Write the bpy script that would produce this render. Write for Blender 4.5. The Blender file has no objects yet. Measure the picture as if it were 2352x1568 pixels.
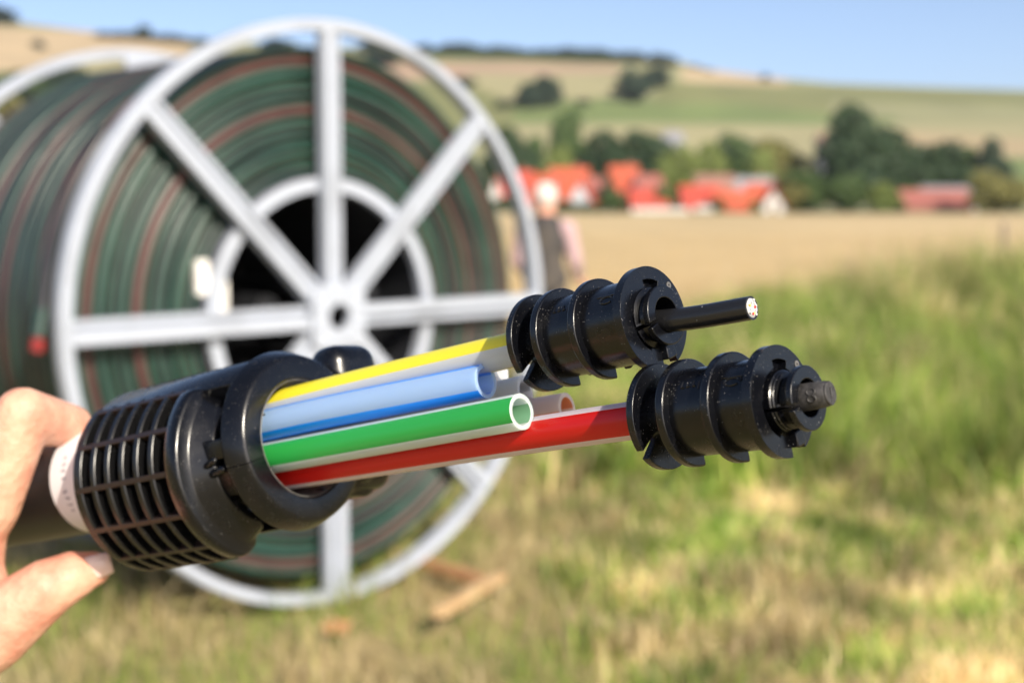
import bpy, bmesh, math, random
import numpy as np
from mathutils import Vector, Matrix

random.seed(7)
rng = np.random.default_rng(11)
SC = bpy.context.scene
COL = SC.collection
R = math.radians
mm = 0.001

# ------------------------------------------------------------------ camera
CAM_H, PITCH, FPX = 1.6, R(5.49), 3267.0          # FPX: focal length in pixels of a 2352 px wide picture
cam_d = bpy.data.cameras.new('camera')
cam_d.lens, cam_d.sensor_width = 50.0, 36.0
cam_d.clip_start, cam_d.clip_end = 0.02, 12000
cam_d.dof.use_dof = True
cam_d.dof.focus_distance = 0.515
cam_d.dof.aperture_fstop = 8.0
cam_d.dof.aperture_blades = 8
cam = bpy.data.objects.new('camera', cam_d)
COL.objects.link(cam)
cam.location = (0, 0, CAM_H)
cam.rotation_euler = (math.pi / 2 - PITCH, 0, 0)
SC.camera = cam

# ------------------------------------------------------------------ sky, sun, exposure
SUN_AZ, SUN_EL = R(151), R(33)                     # clockwise from +Y (away from the camera)
world = bpy.data.worlds.new('World')
SC.world = world
world.use_nodes = True
wn = world.node_tree
sky = wn.nodes.new('ShaderNodeTexSky')
sky.sky_type = 'NISHITA'
sky.sun_disc = False
sky.sun_elevation, sky.sun_rotation = SUN_EL, SUN_AZ
sky.air_density, sky.dust_density, sky.ozone_density = 0.5, 1.5, 0.2
wn.nodes['Background'].inputs['Strength'].default_value = 0.145
wn.links.new(sky.outputs[0], wn.nodes['Background'].inputs['Color'])
sun_d = bpy.data.lights.new('sun', 'SUN')
sun_d.energy, sun_d.angle, sun_d.color = 5.0, R(0.53), (1.0, 0.91, 0.76)
sun = bpy.data.objects.new('sun', sun_d)
COL.objects.link(sun)
to_sun = Vector((math.sin(SUN_AZ) * math.cos(SUN_EL), math.cos(SUN_AZ) * math.cos(SUN_EL), math.sin(SUN_EL)))
sun.rotation_euler = to_sun.to_track_quat('Z', 'Y').to_euler()
SC.view_settings.view_transform = 'Standard'
SC.view_settings.look = 'None'
SC.view_settings.exposure = 0.5
SC.view_settings.gamma = 1.0
SC.view_settings.use_curve_mapping = False
SC.render.engine = 'CYCLES'
SC.cycles.use_denoising = True
SC.cycles.max_bounces = 8

# ------------------------------------------------------------------ helpers
C_R = Vector((1, 0, 0))
C_F = Vector((0, math.cos(PITCH), -math.sin(PITCH)))
C_U = Vector((0, math.sin(PITCH), math.cos(PITCH)))
C_O = Vector((0, 0, CAM_H))

def P(px, py, d):
    """world point seen at that spot of the photograph, d metres away along the view axis"""
    return C_O + C_R * ((px - 1176) / FPX * d) + C_U * ((784 - py) / FPX * d) + C_F * d

def frame(o, a, up=None):
    """local z along a, local x up-ish, local y towards the near side"""
    a = a.normalized()
    u = up or C_U
    v = (u - a * u.dot(a)).normalized()
    n = a.cross(v)
    m = Matrix((v, n, a)).transposed().to_4x4()
    m.translation = o
    return m

def tag(o, label=None, cat=None, group=None, kind=None):
    if label: o['label'] = label
    if cat: o['category'] = cat
    if group: o['group'] = group
    if kind: o['kind'] = kind
    return o

def empty(name, mat4=None, label=None, cat=None, group=None):
    o = bpy.data.objects.new(name, None)
    o.empty_display_size = 0.01
    COL.objects.link(o)
    if mat4 is not None: o.matrix_world = mat4
    return tag(o, label, cat, group)

class MB:
    def __init__(s): s.v, s.f, s.m = [], [], []
    def add(s, vf, mi=0, mat4=None):
        v, f = vf
        b = len(s.v)
        s.v += [tuple(mat4 @ Vector(p)) for p in v] if mat4 is not None else [tuple(p) for p in v]
        s.f += [tuple(b + i for i in q) for q in f]
        s.m += [mi] * len(f)
        return s
    def mesh(s, name, mats, smooth=35):
        me = bpy.data.meshes.new(name)
        me.from_pydata(s.v, [], s.f)
        for k in (mats if isinstance(mats, (list, tuple)) else [mats]): me.materials.append(k)
        if any(s.m): me.polygons.foreach_set('material_index', s.m)
        if smooth:
            me.polygons.foreach_set('use_smooth', [True] * len(me.polygons))
            me.set_sharp_from_angle(angle=R(smooth))
        me.update()
        return me
    def build(s, name, mats, parent=None, smooth=35, mat4=None, bevel=0, seg=2):
        return link(name, s.mesh(name, mats, smooth), parent, mat4, bevel, seg)

def link(name, me, parent=None, mat4=None, bevel=0, seg=2):
    o = bpy.data.objects.new(name, me)
    COL.objects.link(o)
    if parent is not None: o.parent = parent
    if mat4 is not None: o.matrix_local = mat4
    if bevel:
        b = o.modifiers.new('edge', 'BEVEL')
        b.width, b.segments, b.limit_method, b.angle_limit = bevel, seg, 'ANGLE', R(40)
        b.use_clamp_overlap = True
    return o

def fn(x): return x if callable(x) else (lambda p: x)

def ring(z0, z1, r0, r1, p0=0, p1=360, n=96, extra=()):
    """annular solid (or sector of one); r0 and r1 may depend on the angle in degrees"""
    r0, r1 = fn(r0), fn(r1)
    full = abs(p1 - p0 - 360) < 1e-6
    k = max(4, int(n * (p1 - p0) / 360))
    ph = sorted(set([p0 + (p1 - p0) * i / k for i in range(k + (0 if full else 1))] + list(extra)))
    v, f = [], []
    for p in ph:
        c, s = math.cos(R(p)), math.sin(R(p))
        a, b = r0(p), r1(p)
        v += [(a * c, a * s, z0), (b * c, b * s, z0), (b * c, b * s, z1), (a * c, a * s, z1)]
    m = len(ph)
    for i in range(m if full else m - 1):
        a, b = 4 * i, 4 * ((i + 1) % m)
        for j in range(4):
            f.append((a + j, a + (j + 1) % 4, b + (j + 1) % 4, b + j))
    if not full:
        f.append((3, 2, 1, 0)); e = 4 * (m - 1); f.append((e, e + 1, e + 2, e + 3))
    return v, [tuple(reversed(q)) for q in f]

def lathe(prof, n=72, p0=0, p1=360, loop=False):
    """prof: (r, z) pairs; loop closes the profile into a solid"""
    full = abs(p1 - p0 - 360) < 1e-6
    k = n if full else max(4, int(n * (p1 - p0) / 360))
    m = len(prof)
    v, f = [], []
    for i in range(k if full else k + 1):
        p = R(p0 + (p1 - p0) * i / k)
        v += [(r * math.cos(p), r * math.sin(p), z) for r, z in prof]
    for i in range(k):
        a, b = i * m, ((i + 1) % k if full else i + 1) * m
        for j in range(m if loop else m - 1):
            q = (j + 1) % m
            f.append((a + j, b + j, b + q, a + q))
    if loop and not full:
        f.append(tuple(range(m))); e = k * m; f.append(tuple(e + j for j in reversed(range(m))))
    return v, f

def box(c, s, mat4=None):
    x, y, z = c; a, b, d = s[0] / 2, s[1] / 2, s[2] / 2
    v = [(x + i * a, y + j * b, z + k * d) for i in (-1, 1) for j in (-1, 1) for k in (-1, 1)]
    f = [(0, 1, 3, 2), (4, 6, 7, 5), (0, 4, 5, 1), (2, 3, 7, 6), (0, 2, 6, 4), (1, 5, 7, 3)]
    if mat4 is not None: v = [tuple(mat4 @ Vector(p)) for p in v]
    return v, f

def sweep(pts, rad, n=24, up=None, cap=True, inner=None):
    """tube along points; rad a number or list; inner gives a hollow tube of that inner radius"""
    pts = [Vector(p) for p in pts]
    rad = [rad] * len(pts) if isinstance(rad, (int, float)) else rad
    v, f = [], []
    m = len(pts)
    def shell(rr):
        base = len(v)
        for i, p in enumerate(pts):
            t = (pts[min(i + 1, m - 1)] - pts[max(i - 1, 0)]).normalized()
            u = up or C_U
            x = (u - t * u.dot(t)).normalized(); y = t.cross(x)
            for j in range(n):
                a = 2 * math.pi * j / n
                v.append(tuple(p + (x * math.cos(a) + y * math.sin(a)) * rr[i]))
        return base
    o = shell(rad)
    for i in range(m - 1):
        for j in range(n):
            q = (j + 1) % n
            f.append((o + i * n + j, o + i * n + q, o + (i + 1) * n + q, o + (i + 1) * n + j))
    if inner:
        b = shell([inner] * m)
        for i in range(m - 1):
            for j in range(n):
                q = (j + 1) % n
                f.append((b + i * n + j, b + (i + 1) * n + j, b + (i + 1) * n + q, b + i * n + q))
        for i, flip in ((0, True), (m - 1, False)):
            for j in range(n):
                q = (j + 1) % n
                g = (o + i * n + j, o + i * n + q, b + i * n + q, b + i * n + j)
                f.append(tuple(reversed(g)) if flip else g)
    elif cap:
        f.append(tuple(reversed(range(o, o + n)))); f.append(tuple(o + (m - 1) * n + j for j in range(n)))
    return v, f

def bez(a, b, c, d, n=24):
    return [a * (1 - t) ** 3 + b * 3 * t * (1 - t) ** 2 + c * 3 * t * t * (1 - t) + d * t ** 3 for t in [i / n for i in range(n + 1)]]

def capsule(a, b, ra, rb, n=14, rings=5):
    """rounded cone between two points"""
    a, b = Vector(a), Vector(b)
    ax = (b - a)
    L = ax.length
    ax = ax.normalized() if L > 1e-9 else Vector((0, 0, 1))
    x = ax.orthogonal().normalized(); y = ax.cross(x)
    prof = []
    for i in range(rings + 1):
        t = -math.pi / 2 + (math.pi / 2) * i / rings
        prof.append((ra * math.cos(t), ra * math.sin(t)))
    for i in range(rings + 1):
        t = (math.pi / 2) * i / rings
        prof.append((rb * math.cos(t), L + rb * math.sin(t)))
    v, f = [], []
    m = len(prof)
    for r, z in prof:
        for j in range(n):
            p = 2 * math.pi * j / n
            v.append(tuple(a + ax * z + (x * math.cos(p) + y * math.sin(p)) * max(r, 1e-5)))
    for i in range(m - 1):
        for j in range(n):
            q = (j + 1) % n
            f.append((i * n + j, i * n + q, (i + 1) * n + q, (i + 1) * n + j))
    return v, f

# ------------------------------------------------------------------ materials
MATS = {}
def mat(name, col, rough=0.5, col2=None, scale=8.0, mix=(0.35, 0.65), bump=0.0, bscale=None, spec=0.5, sss=0.0, sssr=(1, .5, .3), sscale=0.003,
        trans=0.0, coord='Object', detail=4.0, metal=0.0, specks=None, coat=0.0, attr=None, rvar=0.0):
    m = bpy.data.materials.new(name)
    m.use_nodes = True
    nt = m.node_tree
    b = nt.nodes['Principled BSDF']
    b.inputs['Base Color'].default_value = (*col, 1)
    b.inputs['Roughness'].default_value = rough
    b.inputs['Specular IOR Level'].default_value = spec
    b.inputs['Metallic'].default_value = metal
    b.inputs['Coat Weight'].default_value = coat
    if sss:
        b.inputs['Subsurface Weight'].default_value = sss
        b.inputs['Subsurface Radius'].default_value = sssr
        b.inputs['Subsurface Scale'].default_value = sscale
    tc = nt.nodes.new('ShaderNodeTexCoord')
    src = None
    def noise(sc, det=detail):
        n = nt.nodes.new('ShaderNodeTexNoise')
        n.inputs['Scale'].default_value = sc
        n.inputs['Detail'].default_value = det
        nt.links.new(tc.outputs[coord], n.inputs['Vector'])
        return n
    def ramp(a, c, lo, hi):
        r = nt.nodes.new('ShaderNodeValToRGB')
        r.color_ramp.elements[0].position, r.color_ramp.elements[1].position = lo, hi
        r.color_ramp.elements[0].color, r.color_ramp.elements[1].color = a, c
        return r
    if attr:
        at = nt.nodes.new('ShaderNodeAttribute'); at.attribute_name = attr
        src = at.outputs['Color']
    if col2:
        n = noise(scale)
        r = ramp((*col, 1), (*col2, 1), *mix)
        nt.links.new(n.outputs['Fac'], r.inputs[0])
        src = r.outputs[0]
    if specks:                                        # light dust grains and scuffs: (scale, threshold, colour)
        vs, th, scol = specks
        vo = nt.nodes.new('ShaderNodeTexVoronoi'); vo.inputs['Scale'].default_value = vs
        nt.links.new(tc.outputs[coord], vo.inputs['Vector'])
        n = noise(vs * 0.21, 2)
        mu = nt.nodes.new('ShaderNodeMath'); mu.operation = 'SUBTRACT'
        sc_ = nt.nodes.new('ShaderNodeMath'); sc_.operation = 'MULTIPLY'; sc_.inputs[1].default_value = 0.34
        nt.links.new(n.outputs['Fac'], sc_.inputs[0])
        nt.links.new(sc_.outputs[0], mu.inputs[0]); nt.links.new(vo.outputs['Distance'], mu.inputs[1])
        r2 = ramp((0, 0, 0, 1), (1, 1, 1, 1), th, th + 0.03)
        nt.links.new(mu.outputs[0], r2.inputs[0])
        mx = nt.nodes.new('ShaderNodeMix'); mx.data_type = 'RGBA'
        nt.links.new(r2.outputs[0], mx.inputs['Factor'])
        if src is not None: nt.links.new(src, mx.inputs['A'])
        else: mx.inputs['A'].default_value = (*col, 1)
        mx.inputs['B'].default_value = (*scol, 1)
        src = mx.outputs['Result']
    if src is not None: nt.links.new(src, b.inputs['Base Color'])
    if rvar:
        n = noise(scale * 1.7, 3)
        r = ramp((max(rough - rvar, .05),) * 3 + (1,), (min(rough + rvar, 1),) * 3 + (1,), .3, .7)
        nt.links.new(n.outputs['Fac'], r.inputs[0]); nt.links.new(r.outputs[0], b.inputs['Roughness'])
    if bump:
        n = noise(bscale or scale * 4, 3)
        bp = nt.nodes.new('ShaderNodeBump')
        bp.inputs['Strength'].default_value = bump
        bp.inputs['Distance'].default_value = 1.0 / (bscale or scale * 4) * 0.5
        nt.links.new(n.outputs['Fac'], bp.inputs['Height'])
        nt.links.new(bp.outputs[0], b.inputs['Normal'])
    if trans:
        t = nt.nodes.new('ShaderNodeBsdfTranslucent')
        if src is not None: nt.links.new(src, t.inputs['Color'])
        else: t.inputs['Color'].default_value = (*col, 1)
        ms = nt.nodes.new('ShaderNodeMixShader'); ms.inputs[0].default_value = trans
        nt.links.new(b.outputs[0], ms.inputs[1]); nt.links.new(t.outputs[0], ms.inputs[2])
        nt.links.new(ms.outputs[0], nt.nodes['Material Output'].inputs['Surface'])
    MATS[name] = m
    return m

BLACK = mat('black_plastic', (.0025, .0028, .0042), .245, bump=.13, bscale=1900, specks=(900, .085, (.25, .24, .23)), rvar=.05, scale=90, spec=.5)
BLACK2 = mat('black_ribbed_plastic', (.0045, .0045, .005), .27, bump=.05, bscale=1400, specks=(900, .10, (.2, .19, .18)))
DUCTB = mat('black_duct_plastic', (.014, .013, .013), .42, bump=.03, bscale=300)
BROWNB = mat('brownish_black_plastic', (.016, .0085, .0065), .42)
CUTRIM = mat('scraped_grey_plastic', (.12, .115, .11), .5, (.055, .052, .05), 260, bump=.12, bscale=900)
SHEATH = mat('black_cable_sheath', (.012, .012, .013), .27, bump=.03, bscale=900, specks=(380, .12, (.3, .3, .3)))
RUBBER = mat('dusty_rubber', (.022, .021, .021), .62, (.050, .047, .047), 600, bump=.15, bscale=1800)
FIBRE = mat('white_fibre', (.62, .61, .60), .7, (.35, .35, .36), 1500, bump=.3, bscale=2500)
REDSTR = mat('red_strand', (.65, .04, .03), .5)
YELSTR = mat('yellow_strand', (.75, .5, .12), .5)
LABELW = mat('white_label', (.78, .77, .80), .5, bump=.02, bscale=200)
PRINT = mat('grey_print', (.33, .32, .37), .6)
def tubecol(n, c, t):
    """milky wall, coloured stripe and the stripe as it shows through the wall from inside"""
    w = mat(n + '_milky', t, .36, sss=.8, sssr=(1, .95, .9), sscale=.005, trans=.34, spec=.4)
    k = mat(n + '_stripe', c, .34, spec=.4, sss=.2, sssr=(1, .7, .6), sscale=.0012)
    i = mat(n + '_inner', tuple(.7 * x + .3 * y for x, y in zip(c, t)), .3, trans=.3)
    return w, k, i
T_YEL = tubecol('yellow_tube', (.78, .68, .035), (.78, .80, .78))
T_BLU = tubecol('blue_tube', (.006, .24, .90), (.42, .61, .97))
T_GRN = tubecol('green_tube', (.025, .33, .06), (.72, .84, .84))
T_RED = tubecol('red_tube', (.50, .008, .005), (.84, .70, .77))
T_ORA = tubecol('orange_tube', (.95, .25, .01), (.90, .76, .70))
T_GRY = tubecol('grey_tube', (.42, .45, .47), (.80, .82, .86))
T_WHT = tubecol('white_tube', (.82, .84, .88), (.82, .84, .88))
SKIN = mat('skin', (.66, .37, .255), .56, (.55, .225, .15), 55, mix=(.40, .66), sss=.18, sssr=(1, .35, .2), sscale=.004, bump=.5, bscale=210, detail=8)
NAIL = mat('finger_nail', (.74, .52, .46), .25, sss=.2, sscale=.003)
WHITEP = mat('white_painted_steel', (.385, .420, .490), .38, (.27, .29, .33), 3.2, mix=(.52, .80), bump=.06, bscale=40, detail=9, specks=(26, .16, (.20, .12, .08)))
DARKI = mat('dark_steel', (.012, .013, .016), .5, (.02, .021, .025), 6)
DGRN = mat('dark_green_duct', (.016, .066, .046), .40, (.011, .040, .029), 5, rvar=.08)
DBRN = mat('brown_duct', (.098, .038, .034), .42, (.066, .030, .028), 5, rvar=.08)
DBLK = mat('blackish_duct', (.022, .023, .028), .40, (.015, .017, .020), 5, rvar=.08)
DGRY = mat('grey_green_duct', (.030, .068, .054), .40, (.021, .048, .039), 5, rvar=.08)
SUNPATCH = mat('sun_patch_white', (.82, .80, .76), .5)  # brighter white, sunlight put into the colour of the drum patches
REDP = mat('red_plug', (.26, .018, .018), .5)
WOOD2 = mat('pale_timber', (.55, .38, .20), .6, (.46, .29, .14), 9, bump=.1, bscale=60)
WOOD = mat('fresh_timber', (.46, .24, .10), .6, (.36, .17, .07), 9, bump=.1, bscale=60)
POSTW = mat('weathered_post', (.33, .26, .19), .9, (.24, .19, .14), 9, bump=.3)
BARK = mat('bark', (.10, .075, .055), .85, (.06, .045, .035), 6, bump=.4)

# ------------------------------------------------------------------ ground
def sstep(a, b, x):
    t = np.clip((x - a) / (b - a), 0, 1)
    return t * t * (3 - 2 * t)
def ground_h(x, y):
    """gentle bank rising on the far side of the verge"""
    x, y = np.asarray(x, float), np.asarray(y, float)
    bank = 0.26 * sstep(1.6, 6.0, x) * sstep(7.5, 14, y) * (1 - sstep(17, 24, y))
    dip = -0.18 * np.exp(-((x - 0.34 * (y - 4.5) - 1.3) / 0.55) ** 2) * sstep(4, 6, y) * (1 - sstep(13, 18, y))
    lump = 0.03 * np.sin(x * 2.3 + 1) * np.sin(y * 1.9) * (1 - sstep(14, 30, y))
    lump = lump * sstep(0.6, 1.6, np.abs(x + .7))
    return bank + dip + lump
def patch(x, y, s, seed):
    """smooth random field in 0..1"""
    g = np.random.default_rng(seed)
    t = np.zeros_like(np.asarray(x, float))
    for i in range(9):
        a = g.uniform(0, 2 * math.pi); k = g.uniform(.5, 2.2) / s
        t = t + np.sin((x * math.cos(a) + y * math.sin(a)) * k * 2 * math.pi + g.uniform(0, 6.28))
    return np.clip(.5 + t / 9 * 1.3, 0, 1)

def np_mesh(name, v, quads, mats, cols=None, smooth=True, tris=None):
    me = bpy.data.meshes.new(name)
    nq = len(quads); nt_ = 0 if tris is None else len(tris)
    me.vertices.add(len(v)); me.vertices.foreach_set('co', np.asarray(v, np.float32).ravel())
    idx = np.concatenate([np.asarray(quads, np.int32).ravel()] + ([] if tris is None else [np.asarray(tris, np.int32).ravel()]))
    me.loops.add(len(idx)); me.loops.foreach_set('vertex_index', idx.astype(np.int32))
    st = np.concatenate([np.arange(nq) * 4, nq * 4 + np.arange(nt_) * 3]).astype(np.int32)
    me.polygons.add(nq + nt_); me.polygons.foreach_set('loop_start', st)
    me.polygons.foreach_set('use_smooth', np.full(nq + nt_, smooth))
    for k in (mats if isinstance(mats, (list, tuple)) else [mats]): me.materials.append(k)
    if cols is not None:
        a = me.color_attributes.new('col', 'FLOAT_COLOR', 'POINT')
        a.data.foreach_set('color', np.concatenate([cols, np.ones((len(cols), 1))], 1).astype(np.float32).ravel())
    me.update(calc_edges=True)
    return me

def grid_mesh(name, X, Y, Z, m, cols=None):
    ny, nx = X.shape
    v = np.stack([X, Y, Z], -1).reshape(-1, 3)
    i = np.arange(ny * nx).reshape(ny, nx)
    q = np.stack([i[:-1, :-1], i[:-1, 1:], i[1:, 1:], i[1:, :-1]], -1).reshape(-1, 4)
    return np_mesh(name, v, q, m, cols)

xs = np.concatenate([[-4000, -1500, -500, -150, -50, -22], np.arange(-12, 16.01, .25), [24, 50, 150, 500, 1500, 4000]])
ys = np.concatenate([[-60, -15, -4], np.arange(0, 34.01, .25), np.arange(36, 70, 2), [80, 100, 130, 170, 220, 270, 300, 400, 700, 1500, 5000]])
X, Y = np.meshgrid(xs, ys)
gc = np.zeros(X.shape + (3,))
dry = patch(X, Y, 1.6, 3)[..., None]
near = np.array([.20, .19, .065]) * (1 - dry) + np.array([.36, .27, .13]) * dry
stub = np.array([.50, .375, .195]) * (.92 + .16 * patch(X, Y, 9, 5)[..., None])
far = np.array([.12, .14, .045])
w1 = sstep(17, 26, Y - .25 * X)[..., None]
w2 = sstep(262, 275, Y)[..., None]
gc = (near * (1 - w1) + stub * w1) * (1 - w2) + far * w2
GROUND = mat('ground_soil', (.3, .25, .1), .95, attr='col', bump=.5, bscale=9)
gnd = link('ground', grid_mesh('ground', X, Y, ground_h(X, Y), GROUND, gc.reshape(-1, 3)))
tag(gnd, 'flat farmland of grass verge and golden stubble field running to the village', kind='structure')

# ------------------------------------------------------------------ hills
sky_px = [(-900, 90), (-300, 40), (0, 48), (80, 62), (200, 78), (330, 88), (440, 96), (700, 112), (900, 118), (1176, 126), (1400, 136), (1550, 146), (1640, 168), (1750, 182), (1900, 196), (2100, 204), (2352, 212), (2700, 224), (3300, 250)]
def hill_pt(px, t):
    """point of the hillside: px its bearing in picture columns, t 0 at the foot, 1 at the crest"""
    ysk = np.interp(px, [a for a, _ in sky_px], [b for _, b in sky_px])
    d = 345 + 800 * t ** 1.25
    prof = .62 * t + .38 * t * t * (3 - 2 * t)
    hpx = 20 * (1 - prof) * (-1) + (470 - ysk) * prof
    z = CAM_H + hpx / FPX * d
    z = np.where(t > 1, z - 60 * (t - 1), z)
    x = (px - 1176) / FPX * d
    return x, d, z
pc, tr = np.meshgrid(np.linspace(-900, 3300, 420), np.concatenate([np.linspace(0, 1, 150), [1.1, 1.3]]))
hx, hy, hz = hill_pt(pc, np.minimum(tr, 1))
hy = np.where(tr > 1, hy + (tr - 1) * 1500, hy); hz = np.where(tr > 1, hz - (tr - 1) * 120, hz)
hx = np.where(tr > 1, (pc - 1176) / FPX * hy, hx)
# field pattern: the picture row stands in for how far up the slope a field lies
row = 784 - FPX * ((hy * math.sin(PITCH) + (hz - CAM_H) * math.cos(PITCH)) / (hy * math.cos(PITCH) - (hz - CAM_H) * math.sin(PITCH)))
HC = dict(tan=(.52, .40, .22), pink=(.50, .345, .23), pale=(.43, .39, .20), olive=(.235, .245, .085), green=(.20, .26, .075), dull=(.34, .335, .16), dgreen=(.12, .16, .06), sand=(.60, .455, .27))
hc = np.zeros(pc.shape + (3,))
hc[:] = HC['dull']
def field(name, poly, soft=3.0):
    """a field as an area of the slope (bearing column, slope row)"""
    global hc
    xsb = [p[0] for p in poly]; top = np.interp(pc, xsb, [p[1] for p in poly]); bot = np.interp(pc, xsb, [p[2] for p in poly])
    w = sstep(top - soft, top + soft, row) * (1 - sstep(bot - soft, bot + soft, row)) * sstep(xsb[0] - 8, xsb[0] + 8, pc) * (1 - sstep(xsb[-1] - 8, xsb[-1] + 8, pc))
    hc = hc * (1 - w[..., None]) + np.array(HC[name]) * w[..., None]
field('sand', [(-800, 30, 190), (450, 80, 150)])
field('olive', [(-800, 168, 330), (140, 165, 330), (300, 215, 330)])
field('pale', [(180, 140, 200), (420, 130, 200)])
field('green', [(860, 126, 146), (1250, 132, 150), (1420, 140, 150)])
field('pink', [(860, 140, 188), (1180, 142, 172), (1420, 150, 168)])
field('pale', [(1080, 168, 240), (1300, 172, 228), (1480, 180, 215)])
field('olive', [(860, 186, 330), (1080, 196, 330), (1250, 262, 330)])
field('green', [(1180, 236, 292), (1400, 226, 284), (1700, 238, 284), (1900, 262, 286), (2050, 272, 284)])
field('pale', [(1180, 285, 360), (1500, 284, 360), (1800, 292, 360), (2352, 280, 360)])
field('sand', [(1560, 158, 186), (1660, 162, 192), (1800, 180, 196)])
field('olive', [(1500, 186, 238), (1700, 196, 238), (1900, 200, 262), (2050, 206, 254), (2700, 222, 262)])
field('dull', [(1900, 232, 262), (2100, 238, 270), (2700, 250, 285)])
field('tan', [(2050, 300, 340), (2352, 318, 372), (2700, 330, 390)])
field('green', [(2200, 355, 470), (2700, 380, 470)])
hc *= .68 * (.92 + .16 * patch(hx, hy, 60, 8))[..., None]
HILL = mat('hill_fields', (.3, .3, .1), .95, attr='col', bump=.3, bscale=.6)
tag(link('hills', grid_mesh('hills', hx, hy, hz, HILL, hc.reshape(-1, 3))), 'hillside of tan and green fields behind the village', kind='structure')

# ------------------------------------------------------------------ trees
def leaf_mat(n, c, c2): return mat(n, c, .6, c2, .35, (.3, .7), trans=.22, coord='Object')
L_DARK = leaf_mat('dark_leaves', (.026, .056, .020), (.045, .080, .027))
L_MID = leaf_mat('green_leaves', (.060, .108, .028), (.095, .145, .038))
L_LIGHT = leaf_mat('light_leaves', (.17, .23, .055), (.23, .26, .07))
L_YEL = leaf_mat('yellowish_leaves', (.19, .19, .055), (.26, .235, .075))
L_HAZE = leaf_mat('haze_tinted_dark_leaves', (.030, .056, .030), (.045, .072, .034))  # dark green with a bluish cast of distance haze mixed into the colour
def crown_mesh(name, seed, lobes, n, leaf):
    """leaf clumps spread through several lobes inside a unit crown (height 1, base 0)"""
    g = np.random.default_rng(seed)
    cs = []
    for i in range(lobes):
        z = g.uniform(.16, .84); rad = .40 * (1 - abs(z - .45) * .8)
        a = g.uniform(0, 6.283)
        cs.append((rad * math.cos(a) * g.uniform(.4, 1), rad * math.sin(a) * g.uniform(.4, 1), z, g.uniform(.13, .24)))
    cs.append((0, 0, .5, .30)); cs.append((0, 0, .3, .26)); cs.append((0, 0, .78, .2))
    cs = np.array(cs)
    w = cs[:, 3] ** 2; pick = g.choice(len(cs), n, p=w / w.sum())
    d = g.normal(size=(n, 3)); d /= np.linalg.norm(d, axis=1)[:, None]
    rr = g.uniform(.55, 1.06, n) ** .6
    c = cs[pick, :3] + d * (cs[pick, 3] * rr)[:, None] * np.array([1, 1, .92])
    u = g.normal(size=(n, 3)); u /= np.linalg.norm(u, axis=1)[:, None]
    nn = d + .7 * g.normal(size=(n, 3)); nn /= np.linalg.norm(nn, axis=1)[:, None]
    u = np.cross(nn, u); u /= np.linalg.norm(u, axis=1)[:, None]
    w_ = np.cross(nn, u)
    s = (leaf * g.uniform(.6, 1.5, n))[:, None]
    v = np.stack([c - u * s, c - w_ * s * .6, c + u * s, c + w_ * s * .6], 1).reshape(-1, 3)
    return v, np.arange(n * 4).reshape(-1, 4)
def trunk_mb(h=.42):
    mb = MB()
    mb.add(sweep([(0, 0, -.03), (.004, 0, .12), (-.004, .004, .3), (0, 0, .55)], [.035, .026, .02, .010], 8, Vector((1, 0, 0))))
    for a, z in ((.4, .24), (2.4, .28), (4.3, .32), (5.4, .38)):
        mb.add(sweep([(0, 0, z), (.10 * math.cos(a), .10 * math.sin(a), z + .12), (.22 * math.cos(a), .22 * math.sin(a), z + .2)], [.014, .009, .004], 6, Vector((.3, .2, 1))))
    return mb
TRUNK = trunk_mb().mesh('trunk', BARK)
CROWNS = {}
def crown(kind, m):
    k = (kind, m.name)
    if k not in CROWNS:
        lob, n, lf = [(10, 4200, .036), (13, 4600, .034), (8, 3800, .038), (6, 1500, .055)][kind]
        v, q = crown_mesh('crown', 20 + kind, lob, n, lf)
        CROWNS[k] = np_mesh('crown', v, q, m, smooth=False)
    return CROWNS[k]
def tree(p, h, w, m, kind, label, group=None, rz=None, name='tree'):
    mw = Matrix.Translation(p) @ Matrix.Rotation(rz if rz is not None else random.uniform(0, 6.28), 4, 'Z') @ Matrix.Diagonal((w * 1.42, w * 1.42, h * 1.06, 1))
    r = empty(name, mw, label, 'tree', group)
    link('crown', crown(kind, m), r)
    link('trunk', TRUNK, r)
    return r
def px_tree(px, ytop, ybase, d, wpx, m, kind, label, group=None, z=0.0):
    """tree standing d metres away on flat ground, its top reaching picture row ytop"""
    x = (px - 1176) / FPX * d
    h = (470 - ytop) / FPX * d + CAM_H - z
    return tree((x, d, z), h, wpx / FPX * d * 1.15, m, kind, label, group)
def hill_tree(px, row_base, hpx, wpx, m, kind, label, group=None):
    ts = np.linspace(0, 1, 200); xx, dd, zz = hill_pt(np.full(200, px), ts)
    rw = 784 - FPX * ((dd * math.sin(PITCH) + (zz - CAM_H) * math.cos(PITCH)) / (dd * math.cos(PITCH) - (zz - CAM_H) * math.sin(PITCH)))
    i = int(np.argmin(np.abs(rw - row_base)))
    k = dd[i] / FPX
    return tree((float(xx[i]), float(dd[i]), float(zz[i]) - .3), hpx * k, wpx * k * 1.15, m, kind, label, group)

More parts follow.
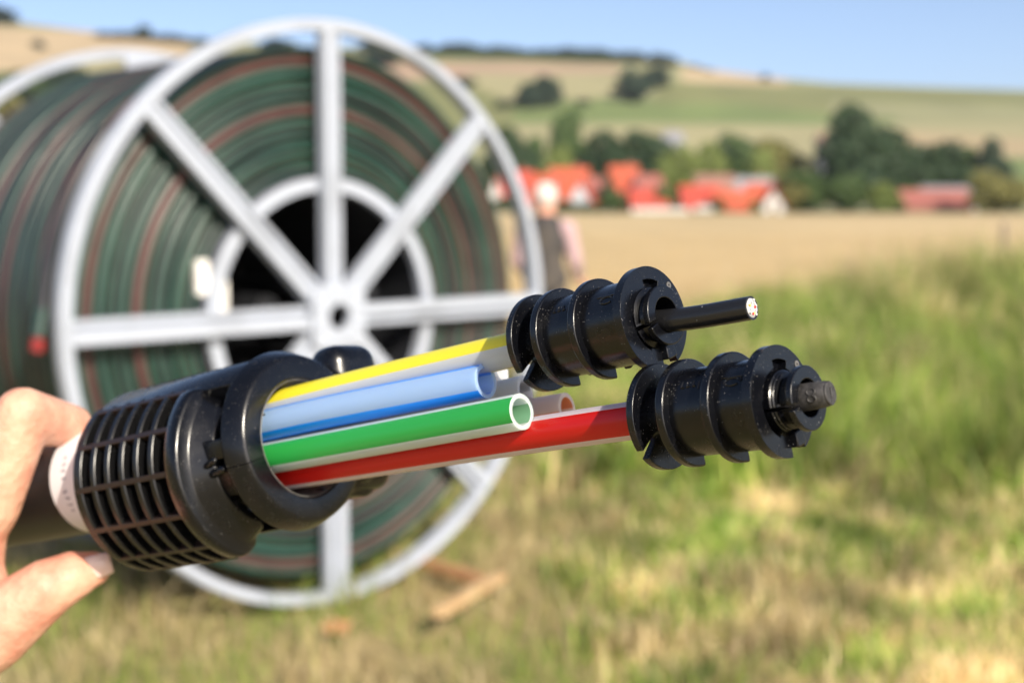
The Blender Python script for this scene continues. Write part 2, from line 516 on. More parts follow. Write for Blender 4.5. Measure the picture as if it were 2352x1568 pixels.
VT = 'trees around the village'
for a in [
    (1165, 300, 480, 345, 105, L_DARK, 0, 'dark round tree just outside the white reel rim, above red roofs'),
    (1300, 262, 470, 380, 62, L_MID, 2, 'tall slim mid-green tree above the leftmost red roofs'),
    (1270, 345, 470, 350, 70, L_LIGHT, 1, 'small yellow-green tree directly behind the leftmost red roof ridge'),
    (1385, 305, 480, 350, 120, L_DARK, 0, 'broad dark tree behind the red roof above the grey gable'),
    (1485, 312, 480, 345, 100, L_DARK, 2, 'dark tree behind the stepped red roof'),
    (1560, 345, 485, 330, 90, L_LIGHT, 1, 'light green bushy tree between the stepped roof and long red roof'),
    (1625, 330, 480, 340, 80, L_LIGHT, 0, 'pale green tree rising over the brown roof'),
    (1690, 318, 480, 350, 85, L_MID, 2, 'mid-green tree behind the grey roof'),
    (1790, 330, 480, 345, 110, L_YEL, 1, 'olive yellowish tree to the left of the tallest tree'),
    (1945, 248, 480, 330, 150, L_DARK, 0, 'tallest tree of the village, dark green with two tops'),
    (2045, 300, 480, 335, 130, L_DARK, 1, 'dark tree on the right shoulder of the tallest tree'),
    (2140, 335, 480, 340, 110, L_DARK, 2, 'lower dark tree midway right of the tallest tree'),
    (2268, 322, 480, 345, 75, L_HAZE, 0, 'rounded dark tree at the right end of the village tree belt'),
    (2215, 345, 480, 350, 70, L_MID, 1, 'mid-green tree tucked left of the rounded end tree'),
    (1850, 398, 490, 292, 105, L_MID, 1, 'bushy green tree right of the white gabled house'),
    (1940, 405, 490, 290, 95, L_MID, 2, 'low green tree below the tallest tree at the field edge'),
    (2020, 420, 490, 290, 80, L_LIGHT, 0, 'low light green bush tree left of the dull red roof'),
    (2270, 395, 492, 285, 85, L_YEL, 1, 'yellow-olive tree right of the dull red roof'),
    (2325, 412, 492, 285, 60, L_YEL, 2, 'small olive tree at the right picture edge by the field'),
    (1515, 430, 492, 290, 40, L_MID, 2, 'narrow green bush between stepped roof and long red roof'),
    (1405, 440, 492, 288, 46, L_MID, 1, 'small green garden bush beside the grey gable'),
    (1340, 330, 480, 362, 70, L_MID, 1, 'mid-green tree left of the broad dark tree over the orange roofs'),
    (1440, 330, 480, 356, 70, L_YEL, 0, 'olive tree between the two dark trees behind the stepped roof'),
    (1745, 352, 485, 334, 80, L_LIGHT, 2, 'yellow-green tree in front of the olive one left of the tallest tree'),
    (1812, 420, 490, 288, 60, L_YEL, 0, 'olive bush touching the white gabled house'),
    (2090, 425, 490, 312, 60, L_MID, 1, 'green bush at the left end of the dull red barn'),
    (1225, 325, 480, 352, 70, L_MID, 2, 'mid-green tree between the reel rim and the slim tall tree'),
    (1396, 402, 490, 296, 30, L_DARK, 2, 'narrow dark tree between the orange house and the stepped pair'),
    (1300, 462, 492, 284, 60, L_MID, 1, 'low green bush at the foot of the orange house next to the worker'),
    (1352, 466, 492, 282, 50, L_MID, 0, 'low green bush under the pale grey gable'),
    (1730, 462, 492, 284, 34, L_LIGHT, 1, 'small light green bush left of the white gabled house'),
    (1655, 345, 480, 352, 90, L_DARK, 1, 'dark tree behind the brown roof and the pale green tree'),
    (1520, 335, 480, 358, 90, L_MID, 0, 'mid-green tree right of the dark tree behind the stepped roof'),
    (1745, 335, 480, 360, 90, L_DARK, 2, 'dark tree behind the yellow-green and olive trees'),
    (1650, 452, 492, 282, 26, L_MID, 0, 'small green bush between the two low red roofs'),
    (2180, 352, 480, 352, 100, L_DARK, 0, 'dark tree behind the dull red barn'),
    (1165, 452, 492, 285, 60, L_MID, 0, 'green garden bush behind the reel rim beside the worker'),
]:
    px_tree(*a, group=VT)
HT = 'trees on the hillside'
for a in [
    (1215, 248, 58, 62, L_HAZE, 0, 'left part of the dark tree clump high on the green slope'),
    (1255, 246, 66, 58, L_HAZE, 1, 'right part of the dark tree clump high on the green slope'),
    (1452, 234, 58, 70, L_HAZE, 2, 'dark tree at the foot of the slanting hillside tree group'),
    (1500, 202, 46, 56, L_HAZE, 1, 'dark tree at the upper end of the slanting hillside tree group'),
    (1443, 192, 40, 24, L_HAZE, 2, 'slim dark tree above the slanting hillside tree group'),
    (1340, 242, 16, 26, L_HAZE, 0, 'lone small bush midway between the two hillside tree clumps'),
    (1150, 250, 20, 24, L_HAZE, 1, 'small bush left of the larger hillside tree clump'),
    (1060, 208, 30, 50, L_HAZE, 0, 'dark hedge tree seen between reel rim and duct coil'),
    (60, 250, 82, 150, L_MID, 0, 'broad green tree behind the rear reel flange at the picture edge'),
    (165, 222, 62, 100, L_DARK, 1, 'dark tree behind the rear reel flange next to the broad green one'),
    (10, 300, 90, 120, L_YEL, 2, 'yellowish bushy tree low at the left picture edge behind the rear flange'),
    (105, 112, 20, 26, L_HAZE, 0, 'lone dark bush on the sandy field at upper left'),
    (640, 118, 30, 60, L_HAZE, 0, 'dark bush seen through the reel just above the coil'),
    (885, 150, 40, 70, L_HAZE, 1, 'dark bush right of the vertical spoke above the coil'),
]:
    hill_tree(*a, group=HT)
SKY_T = 'row of trees along the skyline'
rs = random.Random(5)
px = 850
while px < 1560:
    h = rs.uniform(16, 27) + (8 if px in range(1150, 1230) else 0)
    hill_tree(px, np.interp(px, [a for a, _ in sky_px], [b for _, b in sky_px]) + 5, h, rs.uniform(34, 50), L_HAZE, rs.choice((0, 1, 2, 3)), 'small dark tree in the continuous row along the hill crest', SKY_T)
    px += rs.uniform(20, 31)
for px, h, w in ((12, 34, 70), (-40, 40, 80), (252, 14, 34), (285, 16, 34), (320, 18, 30), (343, 36, 34), (372, 17, 34), (405, 18, 36), (432, 17, 34), (470, 16, 40)):
    hill_tree(px, np.interp(px, [a for a, _ in sky_px], [b for _, b in sky_px]) + 5, h, w, L_HAZE, rs.choice((0, 1, 2)),
              'tall pointed tree standing out of the skyline hedge left of the reel' if px == 343 else ('dark tree of the corner pair on the skyline, the one nearer the reel' if px > 0 else 'dark tree of the corner pair on the skyline, cut by the picture edge') if px < 60 else 'small dark tree of the skyline hedge left of the reel', 'skyline trees left of the reel')
for px, h, lb in ((1590, 10, 'tiny lone bush just past the end of the crest tree row'), (1750, 16, 'small lone tree standing by itself on the bare crest'), (1620, 8, 'tiniest bush on the bare crest before the lone tree')):
    hill_tree(px, np.interp(px, [a for a, _ in sky_px], [b for _, b in sky_px]) + 3, h, 18, L_HAZE, 0, lb, 'lone trees on the bare crest')

# ------------------------------------------------------------------ houses of the village
ROOFS = {'red': mat('red_roof_tiles', (.44, .062, .038), .8, (.33, .045, .03), .9, bump=.3, bscale=5),
         'orange': mat('orange_roof_tiles', (.52, .105, .05), .8, (.40, .08, .04), .9, bump=.3, bscale=5),
         'brown': mat('brown_roof_tiles', (.30, .16, .12), .8, (.24, .13, .10), 1.2, bump=.3, bscale=5),
         'grey': mat('grey_roof_slate', (.26, .26, .28), .7, (.2, .2, .22), 1.2, bump=.3, bscale=5),
         'dull': mat('dull_red_roof_tiles', (.30, .10, .08), .8, (.24, .085, .07), 1.2, bump=.3, bscale=5)}
WALLS = {'white': mat('white_render', (.56, .55, .53), .85, (.48, .47, .45), .6),
         'grey': mat('grey_render', (.50, .52, .55), .85, (.44, .46, .5), .6),
         'cream': mat('cream_render', (.46, .39, .28), .85, (.4, .34, .25), .6),
         'brick': mat('brick_wall', (.34, .17, .12), .85, (.28, .13, .1), 2)}
GLASS = mat('window_glass', (.03, .04, .05), .08)
FRAMEW = mat('window_frame_white', (.75, .75, .75), .5)
DOORB = mat('brown_door', (.12, .06, .03), .5)
def house(px0, px1, yridge, yeave, d, deep, rz, roof, wall, label, chimney=True, gable_front=False):
    k = d / FPX
    w = (px1 - px0) * k
    hr = (470 - yridge) * k + CAM_H
    he = (470 - yeave) * k + CAM_H
    x = ((px0 + px1) / 2 - 1176) * k
    r = empty('house', Matrix.Translation((x, d, 0)) @ Matrix.Rotation(R(rz), 4, 'Z'), label, 'house', 'houses of the village')
    wx, wy = (w / 2, deep / 2)
    # ridge runs along local x unless the gable faces the field
    def loc(a, b, z): return (b, a, z) if gable_front else (a, b, z)
    if gable_front: wx, wy = deep / 2, w / 2
    mb = MB()
    v = [loc(sx * wx, sy * wy, z) for z in (-.3, he) for sx, sy in ((-1, -1), (1, -1), (1, 1), (-1, 1))]
    v += [loc(-wx, 0, hr - .15), loc(wx, 0, hr - .15)]
    f = [(0, 1, 5, 4), (1, 2, 6, 5), (2, 3, 7, 6), (3, 0, 4, 7), (4, 7, 8), (5, 9, 6), (0, 3, 2, 1)]
    mb.add((v, f)).build('wall', WALLS[wall], r, smooth=0)
    mb = MB()
    o, th = .5, .22
    sl = (hr - he) / wy
    for s in (-1, 1):
        a = [loc(sx * (wx + .35), s * yy, zz + dz) for dz in (0, th) for (sx, yy, zz) in ((-1, 0, hr), (1, 0, hr), (1, wy + o, he - sl * o), (-1, wy + o, he - sl * o))]
        mb.add((a, [(0, 1, 2, 3), (7, 6, 5, 4), (0, 4, 5, 1), (1, 5, 6, 2), (2, 6, 7, 3), (3, 7, 4, 0)]))
    rf = mb.build('roof', ROOFS[roof], r, smooth=0)
    if chimney:
        c = loc(wx * .4, wy * .18, hr + .25)
        MB().add(box(c, (.7, .7, 1.7))).build('chimney', WALLS['brick'], rf, smooth=0)
    # windows and a door on the sides turned to the field
    front = -wy if not gable_front else None
    spots = []
    half = w / 2; fy = -deep / 2
    n = max(2, int(w / 3.2))
    for i in range(n):
        xx = -half + w * (i + .5) / n
        if he > 2.6: spots.append((xx, 1.5))
        if gable_front and abs(xx) < half * .45 and hr > 6: spots.append((xx, he + .6))
    for j, (xx, zz) in enumerate(spots):
        wf = MB().add(box((xx, fy - .02, zz), (1.15, .10, 1.3))).build('window', FRAMEW, r, smooth=0)
        MB().add(box((xx, fy - .075, zz), (.95, .04, 1.1))).build('pane', GLASS, wf, smooth=0)
    MB().add(box((half * .82 if n > 2 else half * .0, fy - .03, 1.0), (.95, .09, 2.0))).build('door', DOORB, r, smooth=0)
    return r
house(1150, 1226, 396, 462, 300, 9, 8, 'red', 'cream', 'red-roofed house between the reel rim and the worker\'s head')
house(1222, 1272, 404, 464, 294, 8, -20, 'orange', 'white', 'smaller orange-roofed house just right of the worker\'s head')
house(1262, 1350, 388, 458, 308, 9, -14, 'orange', 'grey', 'orange-red roofed house behind the pale grey gable')
house(1348, 1398, 410, 462, 302, 8, 12, 'dull', 'grey', 'dull red roof between the grey gable and the stepped pair', False)
house(1308, 1366, 418, 468, 292, 8, -10, 'orange', 'grey', 'small house showing a pale grey gable between orange roof slopes', False, True)
house(1400, 1462, 384, 436, 312, 9, -10, 'orange', 'brick', 'taller orange roofed house at the back of the stepped pair')
house(1456, 1514, 404, 446, 306, 8, 14, 'dull', 'white', 'house with a dull roof joined to the right of the stepped pair', False)
house(1444, 1524, 436, 478, 290, 8, 6, 'red', 'cream', 'low red-roofed house in front of the stepped pair')
house(1560, 1650, 428, 478, 292, 9, 5, 'red', 'cream', 'low bright red roof at the middle of the village right of the light bushes')
house(1640, 1720, 440, 480, 287, 7, -8, 'orange', 'brick', 'low orange-red shed roof right of the bright red roof', False)
house(1596, 1680, 404, 440, 318, 8, -5, 'brown', 'white', 'house with a brown roof behind the bright red roof', False)
house(1680, 1772, 410, 446, 322, 8, 10, 'grey', 'white', 'house with a grey slate roof behind the bright red roof')
house(1712, 1800, 424, 476, 296, 9, -18, 'orange', 'cream', 'orange-red roofed house behind the white gable')
house(1744, 1792, 436, 470, 284, 6, 0, 'red', 'white', 'small white house with its gable turned to the field', False, True)
house(2060, 2215, 438, 472, 300, 8, 4, 'dull', 'brick', 'dull red roofed barn at the far right of the village', False)
house(2110, 2226, 430, 462, 318, 8, -4, 'grey', 'grey', 'grey roofed building peeking over the dull red barn', False)
house(1122, 1156, 408, 462, 296, 7, 0, 'orange', 'white', 'white house glimpsed between the reel rim and the coil', False, True)
house(1522, 1562, 306, 330, 470, 9, 0, 'grey', 'grey', 'distant grey house half hidden in the trees above the village', False)
house(1872, 1918, 312, 332, 460, 9, 0, 'brown', 'grey', 'distant brown roofed house left of the tallest tree', False)
# low white garden wall with a parked white car at its end
k = 280 / FPX
r = empty('garden_wall', Matrix.Translation(((1515 - 1176) * k, 280, 0)), 'long low white wall at the field edge below the red roofs', 'wall')
mb = MB().add(box((0, 0, .35), (11.2, .3, 1.0)))
mb.build('wall', WALLS['white'], r, smooth=0)
MB().add(box((0, 0, .91), (11.4, .44, .12))).build('coping', WALLS['grey'], r, smooth=0)
def car(px, d):
    r = empty('parked_car', Matrix.Translation(((px - 1176) * d / FPX, d, 0)) @ Matrix.Rotation(R(15), 4, 'Z'), 'small white car parked at the end of the low white wall', 'car')
    prof = [(-1.95, .35), (-2.0, .75), (-1.75, .98), (-1.1, 1.05), (-.55, 1.5), (.7, 1.55), (1.5, 1.1), (1.95, .95), (2.0, .4)]
    v = [(x, s * .85, z) for s in (-1, 1) for x, z in prof]; n = len(prof)
    f = [tuple(range(n)), tuple(reversed(range(n, 2 * n)))] + [(i, n + i, n + (i + 1) % n, (i + 1) % n) for i in range(n)]
    MB().add((v, f)).build('body', WALLS['white'], r, smooth=0, bevel=.06)
    for x in (-.28, .62):
        MB().add(box((x, -.86, 1.26), (.75, .03, .34))).build('window', GLASS, r, smooth=0)
    for x in (-1.25, 1.25):
        for s in (-1, 1):
            w = MB().add(ring(-.11, .11, .19, .32, n=24)).build('wheel', DARKI, r, mat4=Matrix.Translation((x, s * .82, .32)) @ Matrix.Rotation(R(90), 4, 'X'))
            MB().add(ring(-.09, .09, .01, .2, n=16)).build('rim', FRAMEW, w)
car(1612, 279)

# ------------------------------------------------------------------ grass
GRASS = mat('grass_blades', (.2, .2, .05), .55, attr='col', trans=.35)
def blades(name, xy, h, w, cols, lean, label, cat=None, seed=1):
    g = np.random.default_rng(seed)
    n = len(xy)
    base = np.stack([xy[:, 0], xy[:, 1], ground_h(xy[:, 0], xy[:, 1]) - .01], 1)
    a = g.uniform(0, 6.283, n); b = g.uniform(0, 6.283, n)
    side = np.stack([np.cos(a), np.sin(a), np.zeros(n)], 1) * w[:, None] / 2
    ld = np.stack([np.cos(b), np.sin(b), np.zeros(n)], 1) * (lean * h)[:, None]
    up = np.stack([np.zeros(n), np.zeros(n), h * np.sqrt(np.clip(1 - (lean * .8) ** 2, .05, 1))], 1)
    mid = base + ld * .35 + up * .62
    tip = base + ld + up
    v = np.stack([base - side, base + side, mid + side * .8, mid - side * .8, tip], 1).reshape(-1, 3)
    i = np.arange(n)[:, None] * 5
    q = i + np.array([[0, 1, 2, 3]]); t = i + np.array([[3, 2, 4]])
    cc = np.repeat(cols, 5, 0)
    o = link(name, np_mesh(name, v, q, GRASS, cc, False, t))
    tag(o, label, cat, kind='stuff')
    return o
PAL = np.array([[.125, .215, .030], [.215, .295, .050], [.32, .345, .085], [.47, .38, .185], [.57, .46, .265], [.27, .19, .10], [.07, .115, .022]])
def pick_cols(g, wts):
    """wts n x len(PAL) weights"""
    c = np.cumsum(wts, 1); c /= c[:, -1:]
    k = (g.uniform(size=(len(c), 1)) > c).sum(1)
    return PAL[k] * g.uniform(.8, 1.2, (len(c), 1))
def scatter(g, n, x0, x1, y0, y1):
    return np.stack([g.uniform(x0, x1, n), g.uniform(y0, y1, n)], 1)
g = np.random.default_rng(3)
# short mown verge around the reel
xy = scatter(g, 110000, -3.6, 5.2, 3.4, 13)
xy = xy[np.abs(xy[:, 0]) < xy[:, 1] * .42 + .4]
dryp = patch(xy[:, 0], xy[:, 1], 1.1, 3); lush = patch(xy[:, 0], xy[:, 1], .7, 14)
dens = .35 + .65 * patch(xy[:, 0], xy[:, 1], .5, 16); keep = g.uniform(size=len(xy)) < dens
xy, dryp, lush = xy[keep], dryp[keep], lush[keep]
dw = np.clip((dryp - .38) * 3.2, .08, 1)
wts = np.stack([(1 - dw) * .5, (1 - dw) * 1.0, (1 - dw) * .7 + .2, dw * 1.2 + .2, dw * .9, dw * .5, (1 - dw) * .25 * lush], 1)
h = g.uniform(.05, .17, len(xy)) * (.7 + .8 * lush)
blades('grass', xy, h, g.uniform(.004, .010, len(xy)), pick_cols(g, wts), g.uniform(.2, 1.1, len(xy)), 'short mixed green and dry grass on the verge around the reel', 'grass', 4)
# tangled taller growth on the right of the reel, green up the bank and straw coloured lower down
def verge(n, seed, x0, x1, y0, y1, hmin, hmax, greenness, name, label, gain=1.0, edge=.2, ramp0=.55, stems=0.0):
    g = np.random.default_rng(seed)
    nc = n // 60
    cen = scatter(g, nc, x0, x1, y0, y1)
    u = cen[:, 0] - .062 * cen[:, 1]
    cen = cen[(u > edge - .35 + .7 * g.uniform(size=len(u))) & (np.abs(cen[:, 0]) < cen[:, 1] * .44 + .5)]
    k = g.integers(0, len(cen), n)
    xy = cen[k] + g.normal(size=(n, 2)) * .11
    gr = np.clip(greenness(xy[:, 0], xy[:, 1]) + (g.uniform(size=len(cen))[k] - .5) * .7 + (patch(xy[:, 0], xy[:, 1], .9, 77) - .5) * .9, 0, 1)
    wts = np.stack([gr * .8, gr * 1.0, gr * .55 + .1, (1 - gr) * 1.1 + .12, (1 - gr) * .9, (1 - gr) * .55 + .05, gr * .55], 1)
    hc_ = (g.uniform(hmin, hmax, len(cen)) * (ramp0 + (1 - ramp0) * sstep(edge, edge + 2.6, cen[:, 0] - .062 * cen[:, 1])))[k]
    h = hc_ * g.uniform(.45, 1.1, n) * (1 + stems * sstep(2.0, 5.5, xy[:, 0]) * sstep(11, 15, xy[:, 1]) * (g.uniform(size=n) < .35))
    big = .5 + 1.05 * patch(xy[:, 0], xy[:, 1], 1.2, seed + 60)
    blades(name, xy, h, g.uniform(.006, .016, n), pick_cols(g, wts ** 1.5) * (gain * big)[:, None], g.uniform(.1, .8, n), label, 'grass', seed)
verge(70000, 21, .2, 6.5, 4.2, 9.0, .12, .36, lambda x, y: .34 + .6 * sstep(.2, .8, patch(x, y, 1.1, 31)) * sstep(4.2, 7.5, y), 'dry_grass', 'tangled straw-coloured and green grass in the lower right', 1.38)
verge(140000, 22, -.4, 10, 7.8, 17.5, .42, .82, lambda x, y: .62 + .5 * patch(x, y, 2.2, 33) - .45 * sstep(14, 17.5, y), 'tall_grass', 'tall green weeds and grass on the bank right of the connectors', 1.22, -.1, .6, .55)
# stubble of the harvested field
g = np.random.default_rng(9)
yy = 18 + 60 * g.uniform(size=60000) ** 1.8
xy = np.stack([g.uniform(-.15, .42, 60000) * yy, np.round(yy / .14) * .14 + g.normal(size=60000) * .015], 1)
blades('stubble', xy, g.uniform(.05, .16, 60000), g.uniform(.006, .012, 60000), np.array([[.56, .41, .20]]) * g.uniform(.75, 1.15, (60000, 1)), g.uniform(0, .3, 60000), 'pale golden stubble of the harvested field behind the worker', 'stubble', 10)
# fence post far right in the tall grass
pp = P(2302, 600, 17.5); gz = float(ground_h(pp.x, pp.y))
r = MB().add(sweep([(0, 0, -.3), (.01, 0, .5), (.02, 0, 1.12)], [.05, .046, .042], 12, Vector((1, 0, 0)))).build('fence_post', POSTW, bevel=.01)
r.location = (pp.x, pp.y, gz)
tag(r, 'weathered wooden post standing in the tall grass at far right', 'post')

# ------------------------------------------------------------------ cable reel
TH = R(43.6); RR = 1.159
rc = Vector((-.722, 5.65, RR))
n_ = Vector((math.sin(TH), -math.cos(TH), 0))
REEL = Matrix((Vector((math.cos(TH), math.sin(TH), 0)), Vector((0, 0, 1)), n_)).transposed().to_4x4()
REEL.translation = rc
# local: x to the right across the face, y up, z out of the face towards the viewer
reel = empty('cable_reel', REEL, 'large white steel spoked reel holding wound dark duct on the grass', 'reel')
def spoke_mesh():
    mb = MB()
    # folded channel: a proud flat on one side, a recessed ribbed strip on the other
    x0, x1 = .10, 1.112
    L = x1 - x0; cx = (x0 + x1) / 2
    mb.add(box((cx, .0215, .012), (L, .043, .056)))
    mb.add(box((cx, -.0115, -.008), (L, .0222, .024)))
    mb.add(box((cx, -.0335, .002), (L, .0214, .040)))
    return mb.mesh('spoke', WHITEP, 30)
SPOKE = spoke_mesh()
RIM = MB().add(lathe([(RR - .046, -.034), (RR - .010, -.038), (RR, -.026), (RR, .026), (RR - .010, .038), (RR - .046, .034)], 160, loop=True)).mesh('rim', WHITEP, 50)
IRING = MB().add(lathe([(.498, -.03), (.548, -.03), (.548, .012), (.498, .012)], 120, loop=True)).mesh('inner_ring', WHITEP)
HUB = MB().add(lathe([(.042, .055), (.118, .055), (.118, -.03), (.042, -.03)], 8, loop=True))
def hub_mesh():
    n = 64
    mb = MB()
    v, f = [], []
    for i in range(n):
        a = 2 * math.pi * i / n + .3926
        # rounded square outline
        c, s = math.cos(a), math.sin(a)
        k = .126 / (abs(c) ** 6 + abs(s) ** 6) ** (1 / 6)
        for r_, z in ((.060, .062), (1, .062), (1, .03), (.060, .03)):
            rr = k if r_ == 1 else .052
            v.append((rr * c, rr * s, z))
    for i in range(n):
        a, b = 4 * i, 4 * ((i + 1) % n)
        for j in range(4): f.append((a + j, b + j, b + (j + 1) % 4, a + (j + 1) % 4))
    return mb.add((v, f)).mesh('hub_plate', WHITEP)
HUBM = hub_mesh()
WID = 1.50
for z in (0, -WID):
    fl = empty('flange'); fl.parent = reel; fl.location = (0, 0, z)
    link('rim', RIM, fl)
    link('inner_ring', IRING, fl).location = (0, 0, -.03)
    for i in range(8):
        s = link('spoke', SPOKE, fl); s.rotation_euler = (0, 0, R(45 * i + 90))
    link('hub_plate', HUBM, fl)
# welded lugs where spokes meet the rim
LUG = MB().add(box((1.07, 0, -.052), (.10, .16, .03))).mesh('lug', WHITEP)
for z in (-WID,):
    for i in range(8):
        l = link('lug', LUG, reel, bevel=.004); l.location = (0, 0, z + .1); l.rotation_euler = (0, 0, R(45 * i + 90))
BOLT = MB().add(lathe([(.001, .013), (.009, .013), (.011, .010), (.011, 0)], 6)).mesh('bolt', WHITEP)
for i in range(8):
    a = R(45 * i + 22.5)
    link('bolt', BOLT, reel).location = (.098 * math.cos(a), .098 * math.sin(a), .062)
# drum barrel, closed at the back by a dark plate, axle tube inside
MB().add(lathe([(.50, -.06), (.535, -.06), (.535, -WID + .06), (.50, -WID + .06)], 96, loop=True)).build('barrel', DARKI, reel)
MB().add(lathe([(.001, -WID + .09), (.51, -WID + .09), (.51, -WID + .07), (.001, -WID + .07)], 64)).build('back_plate', DARKI, reel)
MB().add(sweep([(0, 0, -.45), (0, 0, -WID + .08)], .06, 24, Vector((1, 0, 0)))).build('axle', DARKI, reel)
for y, x in ((-.16, .2), (.08, .27), (-.3, -.1)):
    MB().add(box((x, y, -.75), (.07, .05, 1.3))).build('tie_bar', DARKI, reel, bevel=.005)
# bright boxes added as sun patches on the barrel wall and flange sheet
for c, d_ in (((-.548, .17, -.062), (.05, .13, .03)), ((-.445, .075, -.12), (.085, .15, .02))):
    MB().add(box(c, d_)).build('sun_patch', SUNPATCH, reel, bevel=.003)

coil = empty('wound_duct', REEL.copy(), 'thick coil of dark green and brown duct wound on the white reel', 'duct coil')
def torus_mesh(Rm, r, base, stripes, n=120, k=16, squash=1.0):
    """one turn of duct; stripes: cross-section segments that carry another colour"""
    v, f, mi = [], [], []
    for i in range(n):
        a = 2 * math.pi * i / n
        w = .0022 * math.sin(3 * a + Rm * 40) + .0016 * math.sin(7 * a + Rm * 90)     # turns never lie perfectly true
        for j in range(k):
            b = 2 * math.pi * j / k
            rr = Rm + w + r * math.cos(b)
            v.append((rr * math.cos(a), rr * math.sin(a), r * math.sin(b) * squash + .004 * math.sin(2 * a + Rm * 63)))
    for i in range(n):
        for j in range(k):
            p, q = (i + 1) % n, (j + 1) % k
            f.append((i * k + j, p * k + j, p * k + q, i * k + q)); mi.append(stripes.get(j, 0))
    mb = MB(); mb.add((v, f)); mb.m = mi
    return mb.mesh('winding', base, 60)
cr = random.Random(12)
ST_G = ([DGRN, DBLK, DBRN], {1: 1, 5: 2, 9: 1})
ST_Y = ([DGRY, DGRN, DBLK], {0: 1, 1: 1, 5: 1, 6: 2})
ST_B = ([DBRN, DBLK, DGRN], {0: 1, 6: 2, 7: 2})
ST_K = ([DBLK, DGRN, DBRN], {2: 1, 3: 1, 6: 2})
for i, st in enumerate((ST_G, ST_B, ST_Y, ST_G, ST_K, ST_Y, ST_B, ST_G, ST_K, ST_Y, ST_G, ST_G, ST_K)):
    rad = 1.040 - i * .0383
    w = link('winding', torus_mesh(rad, .0205, *st), coil)
    w.location = (cr.uniform(-.004, .004), cr.uniform(-.004, .004), -.082 - (.016 if i % 2 else 0) - cr.uniform(0, .012))
outm = [torus_mesh(1.040, .0208, *st) for st in (ST_G, ST_B, ST_K, ST_Y)]
seq = [1, 0, 2, 2, 0, 2, 1, 2, 0, 2, 2, 0, 2, 1, 2, 2, 0, 2, 2, 1, 2, 0, 2, 2, 2, 0, 1, 2, 2, 0, 2, 1]
for i in range(32):
    w = link('winding', outm[seq[i]], coil)
    w.location = (cr.uniform(-.005, .005), cr.uniform(-.005, .005), -.126 - i * .0421)
    w.rotation_euler = (0, 0, cr.uniform(0, 6.28))
MB().add(lathe([(.54, -.105), (1.03, -.115), (1.03, -WID + .08), (.54, -WID + .08)], 128, loop=True)).build('inner_windings', DBLK, coil)
# loose end of the duct hanging down the side, with a red plug
tail = empty('duct_end', REEL.copy(), 'loose duct end with red plug hanging beside the reel rim', 'duct')
tp = [Vector((-1.088 * math.cos(R(a)), 1.088 * math.sin(R(a)), -.22)) for a in range(40, 12, -3)]
tp += [Vector((-1.085, .15, -.218)), Vector((-1.10, .07, -.21)), Vector((-1.12, .0, -.20))]
MB().add(sweep(tp, .0245, 16, Vector((0, 0, 1)))).build('pipe', DBLK, tail)
MB().add(sweep([tp[-2], tp[-1] + Vector((-.006, -.03, 0))], .028, 20, Vector((0, 0, 1)))).build('sleeve', DGRY, tail, bevel=.003)
e0 = tp[-1] + Vector((-.007, -.03, 0))
MB().add(sweep([e0, e0 + Vector((-.008, -.045, 0)), e0 + Vector((-.009, -.05, 0))], [.024, .024, .012], 16, Vector((0, 0, 1)))).build('plug', REDP, tail)

# timber chocks by the reel
def plank(px0, py0, px1, py1, w, h, lift, label, m=None):
    def g0(px, py):
        d = C_R * ((px - 1176) / FPX) + C_U * ((784 - py) / FPX) + C_F
        t = -(CAM_H - lift) / d.z
        return C_O + d * t
    a, b = g0(px0, py0), g0(px1, py1)
    v = b - a
    o = MB().add(box((0, 0, 0), (v.length, w, h))).build('timber', m or WOOD, bevel=.004)
    o.location = (a + b) / 2
    o.rotation_euler = (0, 0, math.atan2(v.y, v.x))
    tag(o, label, 'timber', 'loose timbers beside the reel')
plank(930, 1278, 1120, 1338, .06, .04, .08, 'orange-brown timber leading from the reel rim to the paler timber')
plank(1150, 1322, 1005, 1408, .055, .035, .12, 'pale timber lying across the end of the orange-brown one', WOOD2)
plank(748, 1436, 800, 1440, .06, .04, .06, 'short orange wood scrap lying in the grass in front of the reel')

# ------------------------------------------------------------------ worker in the field
SHIRT = mat('pink_shirt', (.46, .31, .32), .85, (.40, .27, .28), 6)
VEST = mat('dark_grey_vest', (.030, .028, .032), .85, (.085, .072, .06), 5)
TROUS = mat('beige_grey_trousers', (.16, .13, .10), .85, (.06, .055, .05), 4)
CAPW = mat('white_cap', (.58, .55, .51), .8)
BOOT = mat('brown_boot', (.06, .04, .03), .7)
HAIR = mat('grey_hair', (.5, .48, .45), .8)
def blob(name, caps, m, parent, voxel, smooth=6):
    mb = MB()
    for c in caps: mb.add(capsule(*c))
    o = mb.build(name, m, parent, smooth=0)
    rm = o.modifiers.new('skin', 'REMESH'); rm.mode = 'VOXEL'; rm.voxel_size = voxel; rm.use_smooth_shade = True
    sm = o.modifiers.new('soft', 'SMOOTH'); sm.factor = .5; sm.iterations = smooth
    return o
wd = 12.0
wk = empty('person', Matrix.Translation((.285, wd, 0)) @ Matrix.Rotation(R(-8), 4, 'Z') @ Matrix.Diagonal((.94, .94, .985, 1)), 'worker seen from behind in white cap, pink shirt and dark vest', 'person')
